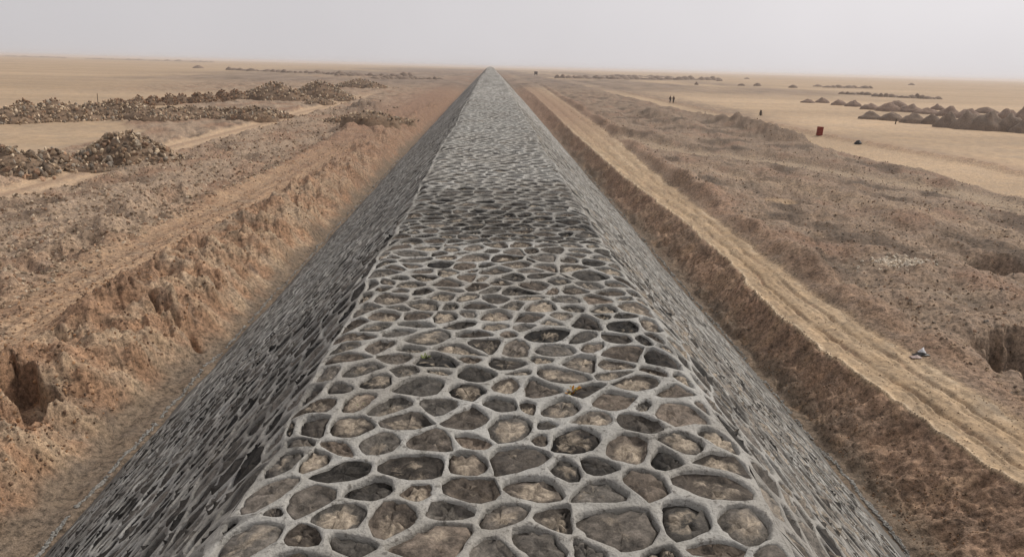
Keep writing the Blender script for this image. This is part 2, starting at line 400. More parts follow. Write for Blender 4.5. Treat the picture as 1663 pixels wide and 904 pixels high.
def soil_material(name, fine=9.0, amt=.5, bstr=.6, bdist=.03):
    m_, n, b = new_mat(name)
    a = N(n, 'ShaderNodeAttribute', attribute_name='col')
    f1 = noise(n, fine, 6, .65); f2 = noise(n, fine*5, 3, .6); f3 = noise(n, fine*.25, 4, .6)
    v = ramp(n, f1, [(.32, max(1-amt, .25)), (.5, 1.0), (.68, 1+amt*.7)])
    c = mixn(n, 1.0, a.outputs[0], v, 'MULTIPLY')
    v2 = ramp(n, f2, [(.33, 1-amt*.5), (.5, 1.0), (.68, 1+amt*.5)])
    c = mixn(n, 1.0, c, v2, 'MULTIPLY')
    f5 = noise(n, fine*2.2, 5, .7)
    c = mixn(n, 1.0, c, ramp(n, f5, [(.34, 1-amt), (.44, 1.0), (.60, 1.0), (.68, 1+amt*.8)]), 'MULTIPLY')
    v3 = ramp(n, f3, [(.3, (.90, .92, .95)), (.7, (1.10, 1.06, 1.0))])
    c = mixn(n, 1.0, c, v3, 'MULTIPLY')
    n.links.new(c, b.inputs['Base Color'])
    ad = N(n, 'ShaderNodeMath', operation='MULTIPLY_ADD'); ad.inputs[1].default_value = .35
    n.links.new(f2, ad.inputs[0]); n.links.new(f1, ad.inputs[2]); bump(n, b, ad.outputs[0], bstr, bdist)
    return m_

M_SOIL = soil_material('loose_soil', 7.0, .62, .8, .05)
M_ROAD = soil_material('packed_dirt', 5.0, .35, .8, .04)
M_SAND = soil_material('plain_sand', 1.2, .16, .4, .02)
M_CHUNK = soil_material('rubble_rock', 6.0, .35, .7, .04)

def mortar_material(name, pattern=False):
    m_, n, b = new_mat(name)
    base = (.42, .412, .385)
    f1 = noise(n, 3.0, 5, .6); f2 = noise(n, 38.0, 4, .65); f3 = noise(n, .45, 4, .6); f4 = noise(n, 14, 5, .7)
    c = mixn(n, ramp(n, f1, [(.35, 0.), (.7, 1.)]), base, (.33, .32, .29))
    c = mixn(n, ramp(n, f3, [(.42, 0.), (.68, .55)]), c, (.26, .235, .20))
    c = mixn(n, ramp(n, f4, [(.56, 0.), (.64, .8)]), c, (.13, .12, .105))
    c = mixn(n, 1.0, c, ramp(n, f2, [(.3, .8), (.5, 1.), (.7, 1.12)]), 'MULTIPLY')
    d = N(n, 'ShaderNodeAttribute', attribute_name='dirt')
    c = mixn(n, d.outputs['Fac'], c, (.085, .080, .072))
    if pattern:
        uv = N(n, 'ShaderNodeAttribute', attribute_name='suv')
        vo = N(n, 'ShaderNodeTexVoronoi', feature='DISTANCE_TO_EDGE'); vo.inputs['Scale'].default_value = 2.45
        n.links.new(uv.outputs['Vector'], vo.inputs['Vector'])
        vc = N(n, 'ShaderNodeTexVoronoi', feature='F1'); vc.inputs['Scale'].default_value = 2.45
        n.links.new(uv.outputs['Vector'], vc.inputs['Vector'])
        sc = mixn(n, vc.outputs['Color'], (.025, .024, .022), (.11, .10, .087))
        mk = ramp(n, vo.outputs['Distance'], [(.13, 0.), (.21, 1.)])
        ap = N(n, 'ShaderNodeAttribute', attribute_name='apron')
        ml = N(n, 'ShaderNodeMath', operation='MULTIPLY'); n.links.new(mk, ml.inputs[0]); n.links.new(ap.outputs['Fac'], ml.inputs[1])
        c = mixn(n, ml.outputs[0], c, sc)
        hm = ramp(n, vo.outputs['Distance'], [(.0, 1.), (.10, .9), (.18, 0.)]); bump(n, b, hm, 1.0, .05)
    else:
        a3 = N(n, 'ShaderNodeMath', operation='MULTIPLY_ADD'); a3.inputs[1].default_value = 2.2; n.links.new(f4, a3.inputs[0]); n.links.new(f2, a3.inputs[2]); bump(n, b, a3.outputs[0], .8, .018)
    n.links.new(c, b.inputs['Base Color']); b.inputs['Roughness'].default_value = .9
    return m_
M_MORTAR = mortar_material('cement_mortar'); M_CORE = mortar_material('mortar_and_stone_far', True)

def stone_material():
    m_, n, b = new_mat('rubble_stone')
    t = N(n, 'ShaderNodeAttribute', attribute_name='tint')
    sp = N(n, 'ShaderNodeSeparateColor'); n.links.new(t.outputs['Color'], sp.inputs[0])
    f1 = noise(n, 9.0, 7, .72); f2 = noise(n, 45.0, 4, .6); f3 = noise(n, 5.0, 7, .68); f4 = noise(n, 22.0, 5, .7)
    c = mixn(n, ramp(n, f1, [(.30, 0.), (.62, 1.)]), (.017, .016, .0145), (.125, .113, .098))
    warm = mixn(n, sp.outputs[1], (1.0, 1.0, 1.0), (1.16, 1.01, .90))
    c = mixn(n, 1.0, c, warm, 'MULTIPLY')
    br = N(n, 'ShaderNodeMath', operation='MULTIPLY_ADD'); br.inputs[1].default_value = 1.3; br.inputs[2].default_value = .45
    n.links.new(sp.outputs[0], br.inputs[0]); cb = N(n, 'ShaderNodeCombineColor')
    for k in range(3): n.links.new(br.outputs[0], cb.inputs[k])
    c = mixn(n, 1.0, c, cb.outputs[0], 'MULTIPLY')
    # dust: amount per stone (blue) against noise
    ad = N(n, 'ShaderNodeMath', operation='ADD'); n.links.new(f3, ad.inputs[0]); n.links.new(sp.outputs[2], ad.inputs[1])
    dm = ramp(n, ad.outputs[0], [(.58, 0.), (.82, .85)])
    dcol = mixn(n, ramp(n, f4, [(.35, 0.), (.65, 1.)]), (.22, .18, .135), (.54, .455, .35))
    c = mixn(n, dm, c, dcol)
    c = mixn(n, 1.0, c, ramp(n, f2, [(.3, .72), (.5, 1.), (.7, 1.25)]), 'MULTIPLY')
    n.links.new(c, b.inputs['Base Color']); b.inputs['Roughness'].default_value = .85; b.inputs['Specular IOR Level'].default_value = .25
    a2 = N(n, 'ShaderNodeMath', operation='MULTIPLY_ADD'); a2.inputs[1].default_value = .4
    n.links.new(f4, a2.inputs[0]); n.links.new(f1, a2.inputs[2]); bump(n, b, a2.outputs[0], .9, .022)
    return m_
M_STONE = stone_material()

def plain(name, col, rough=.8, metal=0, nz=12, amt=.25):
    m_, n, b = new_mat(name)
    f = noise(n, nz, 4, .6)
    c = mixn(n, 1.0, col, ramp(n, f, [(.3, 1-amt), (.7, 1+amt*.6)]), 'MULTIPLY')
    n.links.new(c, b.inputs['Base Color']); b.inputs['Roughness'].default_value = rough; b.inputs['Metallic'].default_value = metal
    return m_

# ------------------------------------------------------------------ the ground, one grid split into its regions
def build_land():
    th = np.concatenate([np.linspace(-82, -41, 40, endpoint=False), np.linspace(-41, 41, 860), np.linspace(41, 82, 41)[1:]])
    th = np.radians(th)
    r = []; v = 7.0
    while v < 12500:
        r.append(v); v += min(max(v*v/10000*1.9, .035), v*(.016 if v < 400 else .03))
    r = np.array(r); Rg, Tg = np.meshgrid(r, th, indexing='ij')
    X = Rg*np.sin(Tg); Y = Rg*np.cos(Tg)
    Z, Cc, masks = land(X, Y)
    # the land runs under the foot of the embankment
    inside = (np.abs(X-.05) < 8.0) & (Y < 2400)
    Z = np.where(inside, np.minimum(Z, rise(Y)-.02), Z)
    nr, ntm = X.shape
    idx = np.arange(nr*ntm).reshape(nr, ntm)
    q = np.stack([idx[:-1, :-1], idx[:-1, 1:], idx[1:, 1:], idx[1:, :-1]], -1).reshape(-1, 4)
    V = np.stack([X, Y, Z], -1).reshape(-1, 3); Cf = Cc.reshape(-1, 3)
    fc = V[q].mean(1); fx, fy = fc[:, 0], fc[:, 1]
    keep = ~((np.abs(fx+.05) < 7.3) & (fy < 2300))
    q, fx, fy = q[keep], fx[keep], fy[keep]
    st, rd, lf, sand, farm = [mm.reshape(-1)[q].mean(1) for mm in masks]
    reg = np.zeros(len(q), int)                                   # 0 broken ground
    reg[(np.abs(fx) < 10.6) & (fx > 0) & (fy < 120) & (rd < .5)] = 1   # bank
    reg[(rd > .5) & (fy < 420)] = 2
    reg[(lf > .5)] = 3
    reg[(st > .5) & (fy < 420)] = 4
    reg[(reg == 0) & ((sand > .5) | ((farm > .5)))] = 5
    names = {0: ('ground', M_SOIL, 'ground'), 1: ('soil_bank', M_SOIL, 'bank'), 2: ('dirt_road', M_ROAD, 'dirt road'), 3: ('dirt_road', M_ROAD, 'dirt road'),
             4: ('sandy_track', M_ROAD, 'track'), 5: ('sand_plain', M_SAND, 'plain')}
    labs = {0: 'churned stony brown ground dug over on both sides of the embankment', 1: 'brown cut soil bank between the embankment foot and the right dirt road',
            2: 'pale rutted dirt road running along the right side of the embankment', 3: 'narrow two-rut dirt road passing the rock heaps on the left',
            4: 'wide smooth sandy track beyond the rubble ground on the right', 5: 'flat tan desert plain stretching to the hazy horizon'}
    for k in range(6):
        f = q[reg == k]
        if not len(f): continue
        used, inv = np.unique(f, return_inverse=True)
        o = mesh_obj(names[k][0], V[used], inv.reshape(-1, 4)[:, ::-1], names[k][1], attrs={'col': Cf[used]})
        tag(o, labs[k], names[k][2], kind='structure')
build_land()

# ------------------------------------------------------------------ rock chunks
def ico():
    t = (1+5**.5)/2
    v = np.array([(-1, t, 0), (1, t, 0), (-1, -t, 0), (1, -t, 0), (0, -1, t), (0, 1, t), (0, -1, -t), (0, 1, -t), (t, 0, -1), (t, 0, 1), (-t, 0, -1), (-t, 0, 1)])/math.hypot(1, t)
    f = np.array([(0, 11, 5), (0, 5, 1), (0, 1, 7), (0, 7, 10), (0, 10, 11), (1, 5, 9), (5, 11, 4), (11, 10, 2), (10, 7, 6), (7, 1, 8), (3, 9, 4), (3, 4, 2), (3, 2, 6), (3, 6, 8), (3, 8, 9), (4, 9, 5), (2, 4, 11), (6, 2, 10), (8, 6, 7), (9, 8, 1)])
    return v, f
IV, IF = ico()

def rot3():
    q = rng.standard_normal(4); q /= np.linalg.norm(q); w_, x, y, z = q
    return np.array([[1-2*(y*y+z*z), 2*(x*y-z*w_), 2*(x*z+y*w_)], [2*(x*y+z*w_), 1-2*(x*x+z*z), 2*(y*z-x*w_)], [2*(x*z-y*w_), 2*(y*z+x*w_), 1-2*(x*x+y*y)]])

def chunk(size, slab=.6):
    v = IV*(1+.28*rng.uniform(-1, 1, (12, 1)))
    v = v*np.array([1, rng.uniform(slab, 1), rng.uniform(slab*.7, .9)])*size*.5
    return v@rot3().T

def join_chunks(items):
    """items: list of (verts, colour)"""
    V = np.concatenate([v for v, c in items]); n_ = len(items)
    F_ = (IF[None]+12*np.arange(n_)[:, None, None]).reshape(-1, 3)
    C_ = np.repeat(np.array([c for v, c in items]), 12, 0)
    return V, F_, C_

# ------------------------------------------------------------------ the embankment
emb = empty('stone_embankment', (0, 4, 0))
tag(emb, 'long grey stone and mortar embankment running straight to the horizon', 'embankment')
PAR = np.array([0, 4, 0.])
Y0, Y1 = 1.0, 60.0
SA, SB = SMIN+.70, SMAX-.80

def clip_poly(P, nx, ny, d):
    """keep the side nx*x+ny*y <= d"""
    out = []; n_ = len(P)
    for i in range(n_):
        a = P[i]; b = P[(i+1) % n_]
        da = nx*a[0]+ny*a[1]-d; db_ = nx*b[0]+ny*b[1]-d
        if da <= 0: out.append(a)
        if (da < 0 < db_) or (db_ < 0 < da):
            t = da/(da-db_); out.append((a[0]+(b[0]-a[0])*t, a[1]+(b[1]-a[1])*t))
    return out

EL, ER = CL-.13, CR+.11                              # seams of mortar along the two crest edges
def strip_cells(s0, s1, ss_, sy, crest):
    """irregular stones packed in the strip s0..s1; sy/ss_ > 1 lays them lengthwise"""
    k_ = 1.0 if crest else sy/ss_
    y0, y1 = Y0/k_, Y1/k_; sp = ss_
    rows = int((y1-y0)/(sp*.86))+2; cols = int((s1-s0)/sp)+2; pts = []
    for j in range(rows):
        for i in range(cols):
            s = s0 + (i+.5*(j % 2))*sp + random.uniform(-.36, .36)*sp
            y = y0 + j*sp*.86 + random.uniform(-.36, .36)*sp
            if s0+.05 < s < s1-.05 and y0+.03 < y < y1-.03:
                r_ = random.random()
                pts.append((s, y, ((.0 if r_ < .22 else random.uniform(.25, .47) if r_ < .8 else random.uniform(.5, .67))*sp)**2))
    B = {}; bs = 2*sp
    for k, p in enumerate(pts): B.setdefault((int(p[0]//bs), int(p[1]//bs)), []).append(k)
    R9 = 2.2*sp
    for k, (s, y, w_) in enumerate(pts):
        gi, gj = int(s//bs), int(y//bs); nb = []
        for a in (-1, 0, 1):
            for b in (-1, 0, 1): nb += B.get((gi+a, gj+b), [])
        nb = sorted((q for q in nb if q != k), key=lambda q: (pts[q][0]-s)**2+(pts[q][1]-y)**2)[:16]
        outer = [(max(s0, s-R9), max(y0, y-R9)), (min(s1, s+R9), max(y0, y-R9)), (min(s1, s+R9), min(y1, y+R9)), (max(s0, s-R9), min(y1, y+R9))]
        g = random.choice((.005, .009, .013, .018, .028))*random.uniform(.9, 1.15) if crest else random.choice((.008, .013, .019, .027))
        if crest and y > 12.4: g *= .70 if y < 18 else 1.35
        ge = random.choice((.012, .02, .045)) if crest else random.choice((.006, .012, .02))
        inner = [(a, b) for a, b in outer]
        for (nx, ny, d) in ((-1, 0, -s0-ge), (1, 0, s1-ge)): inner = clip_poly(inner, nx, ny, d)
        for q in nb:
            dx, dy = pts[q][0]-s, pts[q][1]-y; l2 = dx*dx+dy*dy; l = math.sqrt(l2)
            t = (l2 + w_ - pts[q][2])/(2*l2)
            nx, ny = dx/l, dy/l; d = nx*(s+dx*t)+ny*(y+dy*t)
            outer = clip_poly(outer, nx, ny, d)
            if len(outer) < 3: break
            if inner: inner = clip_poly(inner, nx, ny, d-g)
        if len(outer) < 3: continue
        sc = np.array([1, k_])
        yield (s, y*k_), np.array(outer)*sc, (np.array(inner)*sc if inner and len(inner) >= 3 else None), crest

def cells():
    yield from strip_cells(EL, ER, .40, .40, True)
    yield from strip_cells(SA, EL, .30, .50, False)
    yield from strip_cells(ER, SB, .30, .50, False)

def poly_area(P):
    x, y = P[:, 0], P[:, 1]; return .5*abs(np.dot(x, np.roll(y, -1))-np.dot(y, np.roll(x, -1)))

def chaikin(P, t=.25):
    Q = np.roll(P, -1, 0); return np.stack([P*(1-t)+Q*t, P*t+Q*(1-t)], 1).reshape(-1, 2)

def radial(P, c, ang):
    """distance from c to polygon P (convex, c inside) along angles"""
    A = P-c; Bq = np.roll(A, -1, 0); D = Bq-A
    dx, dy = np.cos(ang)[:, None], np.sin(ang)[:, None]
    den = dx*D[None, :, 1]-dy*D[None, :, 0]
    with np.errstate(all='ignore'):
        t = (A[None, :, 0]*D[None, :, 1]-A[None, :, 1]*D[None, :, 0])/den
        u = (A[None, :, 0]*dy-A[None, :, 1]*dx)/(-den)
        u = -u
        u = (dx*A[None, :, 1]-dy*A[None, :, 0])/(-den)
    # robust: for a convex polygon take the smallest positive t
    t = np.where((np.abs(den) > 1e-12) & (t > 1e-9), t, np.inf)
    return t.min(1)

def facing_size(P):
    """how large a stone shows: its projected area in the picture, 0 when out of it"""
    d = P-np.array([0, 0, CAM_Z]); zc = d@Fv
    if (zc < .3).any(): return 0
    px = FPX*(d@Rv)/zc+PW/2; py = PH/2-FPX*(d@Uv)/zc
    if px.mean() < -5 or px.mean() > PW+5 or py.mean() > PH+25: return 0
    return .5*(np.dot(px, np.roll(py, -1))-np.dot(py, np.roll(px, -1)))

def build_facing():
    MV, MF, MD, mo = [], [], [], 0
    stones = []
    for (c0, outer, inner, oncrest) in cells():
        y = c0[1]; near_ = y < 15.5
        c = outer.mean(0) if inner is None else inner.mean(0)
        nA = (16 if near_ else 9) if oncrest else (10 if near_ else 7)
        oa = np.arctan2(outer[:, 1]-c[1], outer[:, 0]-c[0])
        ang = np.unique(np.round(np.concatenate([oa, np.linspace(-math.pi, math.pi, nA, endpoint=False)+.01]) % (2*math.pi), 5))
        if len(ang) > 3:
            keep = np.ones(len(ang), bool); oar = np.round(oa % (2*math.pi), 5)
            iso = np.isin(ang, oar)
            for i in range(len(ang)):
                if not iso[i] and (abs(ang[i]-ang[i-1]) < .09 or abs(ang[(i+1) % len(ang)]-ang[i]) < .09): keep[i] = False
            ang = ang[keep]
        n_ = len(ang); ca, sa = np.cos(ang), np.sin(ang)
        Ro = radial(outer, c, ang)
        Ro = np.where(np.isfinite(Ro), Ro, .2)
        has = inner is not None and poly_area(inner) > .006
        dirt_base = 0.0
        if oncrest and y > 12.3: dirt_base = .62*(1-ss(16, 21, y))*rng.uniform(.5, 1.2) - .06
        if c0[0] < CL: dirt_base = rng.uniform(.0, .65)
        if c0[0] > CR: dirt_base = rng.choice([0., .1, .35, .7])
        sm = .012*gn(np.array([c[0]*2.]), np.array([c[1]*2.]), 99)[0]
        def ring(Rr, h):
            s_ = c[0]+ca*Rr; y_ = c[1]+sa*Rr
            return s_, y_, np.broadcast_to(h, s_.shape)
        if has:
            P = chaikin(chaikin(chaikin(inner, .31), .28), .25) if oncrest else chaikin(chaikin(inner, .29), .25); Ri = radial(P, c, ang); Ri = np.minimum(np.where(np.isfinite(Ri), Ri, .1), Ro*.97)
            lob = .055*np.sin(2*ang+rng.random()*6.3)+.05*np.sin(3*ang+rng.random()*6.3)+.035*np.sin(5*ang+rng.random()*6.3)
            Ri = Ri*(1+lob+.03*rng.standard_normal(n_)*(1 if near_ else .5)); Ri = np.minimum(Ri, Ro-.006)
            h_b = .007*gn((c[0]+ca*Ro)*3, (c[1]+sa*Ro)*3, 98) + .002
            lip = Ri+(Ro-Ri)*.20
            dep = .060 if oncrest else .045
            if near_: rings = [ring(Ro, h_b), ring(lip, -.001+.8*h_b), ring(Ri, -.010), ring(Ri*.985, -dep)]
            else: rings = [ring(Ro, h_b), ring(Ri*1.02, .0), ring(Ri*.96, -dep)]
        else:
            rings = [ring(Ro, .006*gn((c[0]+ca*Ro)*3, (c[1]+sa*Ro)*3, 98) + .002)]
        for s_, y_, h_ in rings: MV.append(np.stack([s_, y_, h_], -1)); MD.append(np.full(n_, dirt_base))
        for k in range(len(rings)-1):
            a = mo+k*n_+np.arange(n_); b = mo+k*n_+(np.arange(n_)+1) % n_
            MF.append(np.stack([a, b, b+n_, a+n_], -1))
        mo += len(rings)*n_
        if not has:
            MV.append(np.array([[c[0], c[1], .012]])); MD.append(np.array([dirt_base]))
            a = mo-n_+np.arange(n_); b = mo-n_+(np.arange(n_)+1) % n_
            MF.append(np.stack([a, b, np.full(n_, mo), np.full(n_, mo)], -1)); mo += 1
            continue
        # the stone
        tilt = rng.normal(0, .05, 2); deep = rng.uniform(-.012, .016)
        if not oncrest:
            deep = rng.uniform(-.012, .014)
            prof_ = [(1.04, -.040), (.94, -.026), (.78, -.022), (.45, -.016)] if near_ else [(1.03, -.035), (.92, -.024), (.5, -.016)]
        elif near_ and rng.random() < .55: prof_ = [(1.02, -.060), (.95, -.062), (.84, -.034), (.58, -.020), (.30, -.014)]
        elif near_: prof_ = [(1.03, -.034), (.95, -.020), (.82, -.042), (.55, -.044), (.28, -.036)]
        else: prof_ = [(1.03, -.032), (.88, -.040), (.5, -.044)]
        SV = []
        rough = .017 if near_ else .008
        for k, (fr, h_) in enumerate(prof_):
            s_ = c[0]+ca*Ri*fr; y_ = c[1]+sa*Ri*fr
            hh = h_ + (0 if k == 0 else deep + tilt[0]*(s_-c[0]) + tilt[1]*(y_-c[1]) + rough*rng.standard_normal(n_)*(.5 if k == 1 else 1))
            if k and oncrest: hh = np.minimum(hh, -.006)
            SV.append(np.stack([s_, y_, np.broadcast_to(hh, s_.shape)], -1))
        SV.append(np.array([[c[0], c[1], (-.038 if oncrest else -.014)+deep]])); SV = np.concatenate(SV)
        K = len(prof_); SF = []
        for k in range(K-1):
            a = k*n_+np.arange(n_); b = k*n_+(np.arange(n_)+1) % n_; SF.append(np.stack([a, b, b+n_, a+n_], -1))
        a = (K-1)*n_+np.arange(n_); b = (K-1)*n_+(np.arange(n_)+1) % n_
        TF = np.stack([a, b, np.full(n_, K*n_)], -1)
        W_ = dyke(SV[:, 0], SV[:, 1], SV[:, 2])
        area = facing_size(W_[n_:2*n_][::-1]) if y < 20 else 0
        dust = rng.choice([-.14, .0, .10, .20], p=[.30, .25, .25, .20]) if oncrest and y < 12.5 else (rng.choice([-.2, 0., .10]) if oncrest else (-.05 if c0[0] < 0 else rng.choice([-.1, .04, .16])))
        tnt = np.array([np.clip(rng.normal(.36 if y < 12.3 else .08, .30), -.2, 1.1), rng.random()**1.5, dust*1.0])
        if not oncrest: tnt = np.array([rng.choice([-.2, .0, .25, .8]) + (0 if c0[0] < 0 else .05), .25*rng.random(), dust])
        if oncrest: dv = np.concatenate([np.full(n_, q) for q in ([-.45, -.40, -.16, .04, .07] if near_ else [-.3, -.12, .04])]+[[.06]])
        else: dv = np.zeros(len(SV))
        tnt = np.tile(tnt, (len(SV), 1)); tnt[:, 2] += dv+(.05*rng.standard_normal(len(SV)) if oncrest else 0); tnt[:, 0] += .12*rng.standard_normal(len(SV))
        stones.append((abs(area), W_, np.concatenate(SF), TF, tnt))
    V = np.concatenate(MV); Fq = np.concatenate(MF); D = np.concatenate(MD)
    key = np.round(V[:, :2]*2e3).astype(np.int64); kk = key[:, 0]*10000000+key[:, 1]
    # rings inside a cell never share a key with another ring, so only the cell borders are welded
    _, first, inv = np.unique(kk, return_index=True, return_inverse=True)
    V, D = V[first], D[first]; D = np.clip(D+.22*gn(V[:, 0]/.7, V[:, 1]/.9, 132)+.12*gn(V[:, 0]/.2, V[:, 1]/.2, 133), 0, .92); Fq = inv.ravel()[Fq]
    tri = Fq[Fq[:, 2] == Fq[:, 3]][:, :3]; quad = Fq[Fq[:, 2] != Fq[:, 3]]
    W_ = dyke(V[:, 0], V[:, 1], V[:, 2])
    mort = mesh_obj('mortar', W_-PAR, [quad, tri], M_MORTAR, emb, attrs={'dirt': D})
    stones.sort(key=lambda t: -t[0])
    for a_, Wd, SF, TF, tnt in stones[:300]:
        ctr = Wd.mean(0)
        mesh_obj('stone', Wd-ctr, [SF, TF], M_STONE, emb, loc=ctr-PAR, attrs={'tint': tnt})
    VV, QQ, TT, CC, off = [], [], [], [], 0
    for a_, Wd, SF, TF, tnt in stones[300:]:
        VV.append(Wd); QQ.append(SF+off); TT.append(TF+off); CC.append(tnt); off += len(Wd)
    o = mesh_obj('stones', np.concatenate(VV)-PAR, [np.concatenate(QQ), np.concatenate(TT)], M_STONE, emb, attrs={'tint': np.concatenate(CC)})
    o['kind'] = 'stuff'
    print('stones', len(stones), 'mortar faces', len(Fq))
build_facing()

def build_core():
    # body under the facing, its bare foot, and the whole cross-section beyond the built stones
    def sheet(name, s, y, h, apron, dirt, mat):
        Sg, Yg = np.meshgrid(s, y, indexing='xy'); n1, n2 = Sg.shape
        Wd = dyke(Sg.ravel(), Yg.ravel(), h)
        idx = np.arange(n1*n2).reshape(n1, n2)
        q = np.stack([idx[:-1, :-1], idx[:-1, 1:], idx[1:, 1:], idx[1:, :-1]], -1).reshape(-1, 4)
        ap = np.full(n1*n2, 1.0) if apron is None else apron(Sg.ravel(), Yg.ravel())
        di = dirt(Sg.ravel(), Yg.ravel())
        return mesh_obj(name, Wd-PAR, q, mat, emb, attrs={'apron': ap, 'dirt': di}, uv=np.stack([Sg.ravel(), Yg.ravel()], -1))
    yy = list(np.arange(Y1, 120, 1.0)); v = 120
    while v < 2300: yy.append(v); v *= 1.02
    s = np.concatenate([np.linspace(SMIN-1.2, CL-.35, 16), np.linspace(CL-.3, CL+.3, 7), np.linspace(CL+.5, CR-.5, 9), np.linspace(CR-.3, CR+.3, 7), np.linspace(CR+.35, SMAX+1.2, 16)])
    foot = lambda S_, Y_: ss(SMIN+.5, SMIN+.85, S_)*(1-ss(SMAX-.95, SMAX-.6, S_))
    sheet('far_facing', s, np.array(yy), 0.0, foot, lambda S_, Y_: np.clip(.05+.25*(S_ < CL)+.6*(1-foot(S_, Y_))+.45*gn(S_*.9, Y_/(2+Y_*.03), 131), 0, .9), M_CORE)  # dirt also carries painted shade: whole left slope darker
    sheet('body', s, np.concatenate([[-6, -2], np.arange(0, Y1+.9, 1.0)]), -.10, lambda S_, Y_: S_*0, lambda S_, Y_: S_*0+.5, M_CORE)
    # dark cement foot strips and the pale spill of mortar along their edge
    yy = np.arange(Y0, Y1+.3, .22)
    for a, b, sg in ((SMIN-.9, SA, -1), (SB, SMAX+.9, 1)):
        s = np.linspace(a, b, 11)
        Sg, Yg = np.meshgrid(s, yy)
        h = .01*gn(Sg*2.4, Yg*2.4, 101)+.018*gn(Sg/.22, Yg/.25, 102)-.02+.018
        Wd = dyke(Sg.ravel(), Yg.ravel(), h.ravel()); n1, n2 = Sg.shape
        idx = np.arange(n1*n2).reshape(n1, n2)
        q = np.stack([idx[:-1, :-1], idx[:-1, 1:], idx[1:, 1:], idx[1:, :-1]], -1).reshape(-1, 4)
        mesh_obj('cement_foot', Wd-PAR, q, M_MORTAR, emb, attrs={'dirt': np.full(n1*n2, .72)+.2*gn(Sg.ravel()*3, Yg.ravel(), 103)})
        # mortar droppings along the foot line
        ys = 1/rng.uniform(1/70., 1/9., 2300); ys = ys[gn(ys*0+4, ys/.8, 121+sg) > -.5]; sc_ = .5+ys/45
        xs = (TL if sg < 0 else TR)+sg*.05+.09*gn(ys*0+1, ys/2.2, 108+sg)+rng.normal(0, .028, len(ys))*sc_
        zs = np.maximum(land(xs, ys)[0], rise(ys)+(8.25-np.abs(xs))*.97); it = []
        for k in range(len(ys)):
            it.append((chunk(rng.uniform(.03, .10)*sc_[k], .6)*np.array([.8, 1.6, .55])+np.array([xs[k], ys[k], zs[k]+.01])-PAR, (0, 0, 0)))
        V, F_, C_ = join_chunks(it)
        o = mesh_obj('mortar_spill', V, F_, M_MORTAR, emb, attrs={'dirt': np.repeat(rng.uniform(.15, .6, len(it)), 12)}); o['kind'] = 'stuff'
build_core()

ROCKC = [np.array([.34, .26, .185]), np.array([.20, .145, .10]), np.array([.44, .36, .27]), np.array([.13, .10, .075]), np.array([.26, .17, .115]), np.array([.235, .205, .17])]
def rock_col(warm=.5):
    c = ROCKC[rng.choice(len(ROCKC), p=[.24, .2, .12, .2, .12+.0, .12])]*rng.uniform(.8, 1.2); return c

def mound_mesh(rx, ry, h, seed, n=18, rings=7, peaky=1.25, rough=.10):
    a = np.linspace(0, 2*math.pi, n, endpoint=False); V = [[0, 0, h]]
    for k in range(1, rings+1):
        t = k/rings
        rr = t*(1+.13*gn(np.cos(a)*1.3+seed, np.sin(a)*1.3, seed))
        x = np.cos(a)*rx*rr; y = np.sin(a)*ry*rr
        z = h*(1-t**peaky)+rough*h*gn(x/rx*3+seed, y/ry*3, seed+1)*(1-t*.7)
        if k == rings: z = z*0-1.1
        V += list(np.stack([x, y, z], -1))
    V = np.array(V); F3 = np.stack([np.zeros(n, int), 1+np.arange(n), 1+(np.arange(n)+1) % n], -1)
    Q = [np.stack([1+k*n+np.arange(n), 1+(k+1)*n+np.arange(n), 1+(k+1)*n+(np.arange(n)+1) % n, 1+k*n+(np.arange(n)+1) % n], -1) for k in range(rings-1)]
    return V, [F3, np.concatenate(Q)]

def mound_surface(rx, ry, h, peaky=1.25):
    t = math.sqrt(rng.random())*.98; a = rng.random()*2*math.pi
    return np.array([math.cos(a)*rx*t, math.sin(a)*ry*t, h*(1-t**peaky)])

def rock_heap(px, py, rx, ry, h, ncount, size, label, singles=0, group='stone heaps dumped left of the embankment', brown=.2, name='stone_heap', hue=(1.3, 1.3, 1.27)):
    x, y, z = ground_at(px, py)
    root = empty(name, (x, y, z)); tag(root, label, 'mound' if name == 'stony_mound' else 'stone heap', group)
    V, Fc = mound_mesh(rx*.95, ry*.95, h*.85, int(abs(x)*7+y) % 97)
    col = np.array([.205, .145, .10])*(1-brown*.3)
    mesh_obj('soil', V, Fc, M_CHUNK, root, attrs={'col': np.tile(col, (len(V), 1))*(1+.2*rng.standard_normal((len(V), 1))).clip(.6, 1.4)})
    it = []
    size *= .66
    for k in range(int(ncount*1.9)):
        p = mound_surface(rx, ry, h)
        if rng.random() < .14: p = np.array([p[0]*1.35, p[1]*1.35, max(p[2]*.2, 0)-.02])
        s_ = size*rng.uniform(.5, 1.25); it.append((chunk(s_, .35)*np.array([1, 1, 1.15])+p+np.array([0, 0, -.1*s_]), rock_col()*np.array(hue)))
    V, F_, C_ = join_chunks(it); o = mesh_obj('stones', V, F_, M_CHUNK, root, smooth=False, attrs={'col': C_}); o['kind'] = 'stuff'
    for k in range(singles):
        p = mound_surface(rx*.96, ry*.96, h*1.03)
        if p[1] > .35*ry: p[1] *= -1
        v = chunk(size*rng.uniform(1.0, 1.7), .4)*np.array([1, 1, 1.2])
        mesh_obj('stone', v, IF, M_CHUNK, root, loc=p, smooth=False, attrs={'col': np.tile(rock_col(), (12, 1))})
    return root

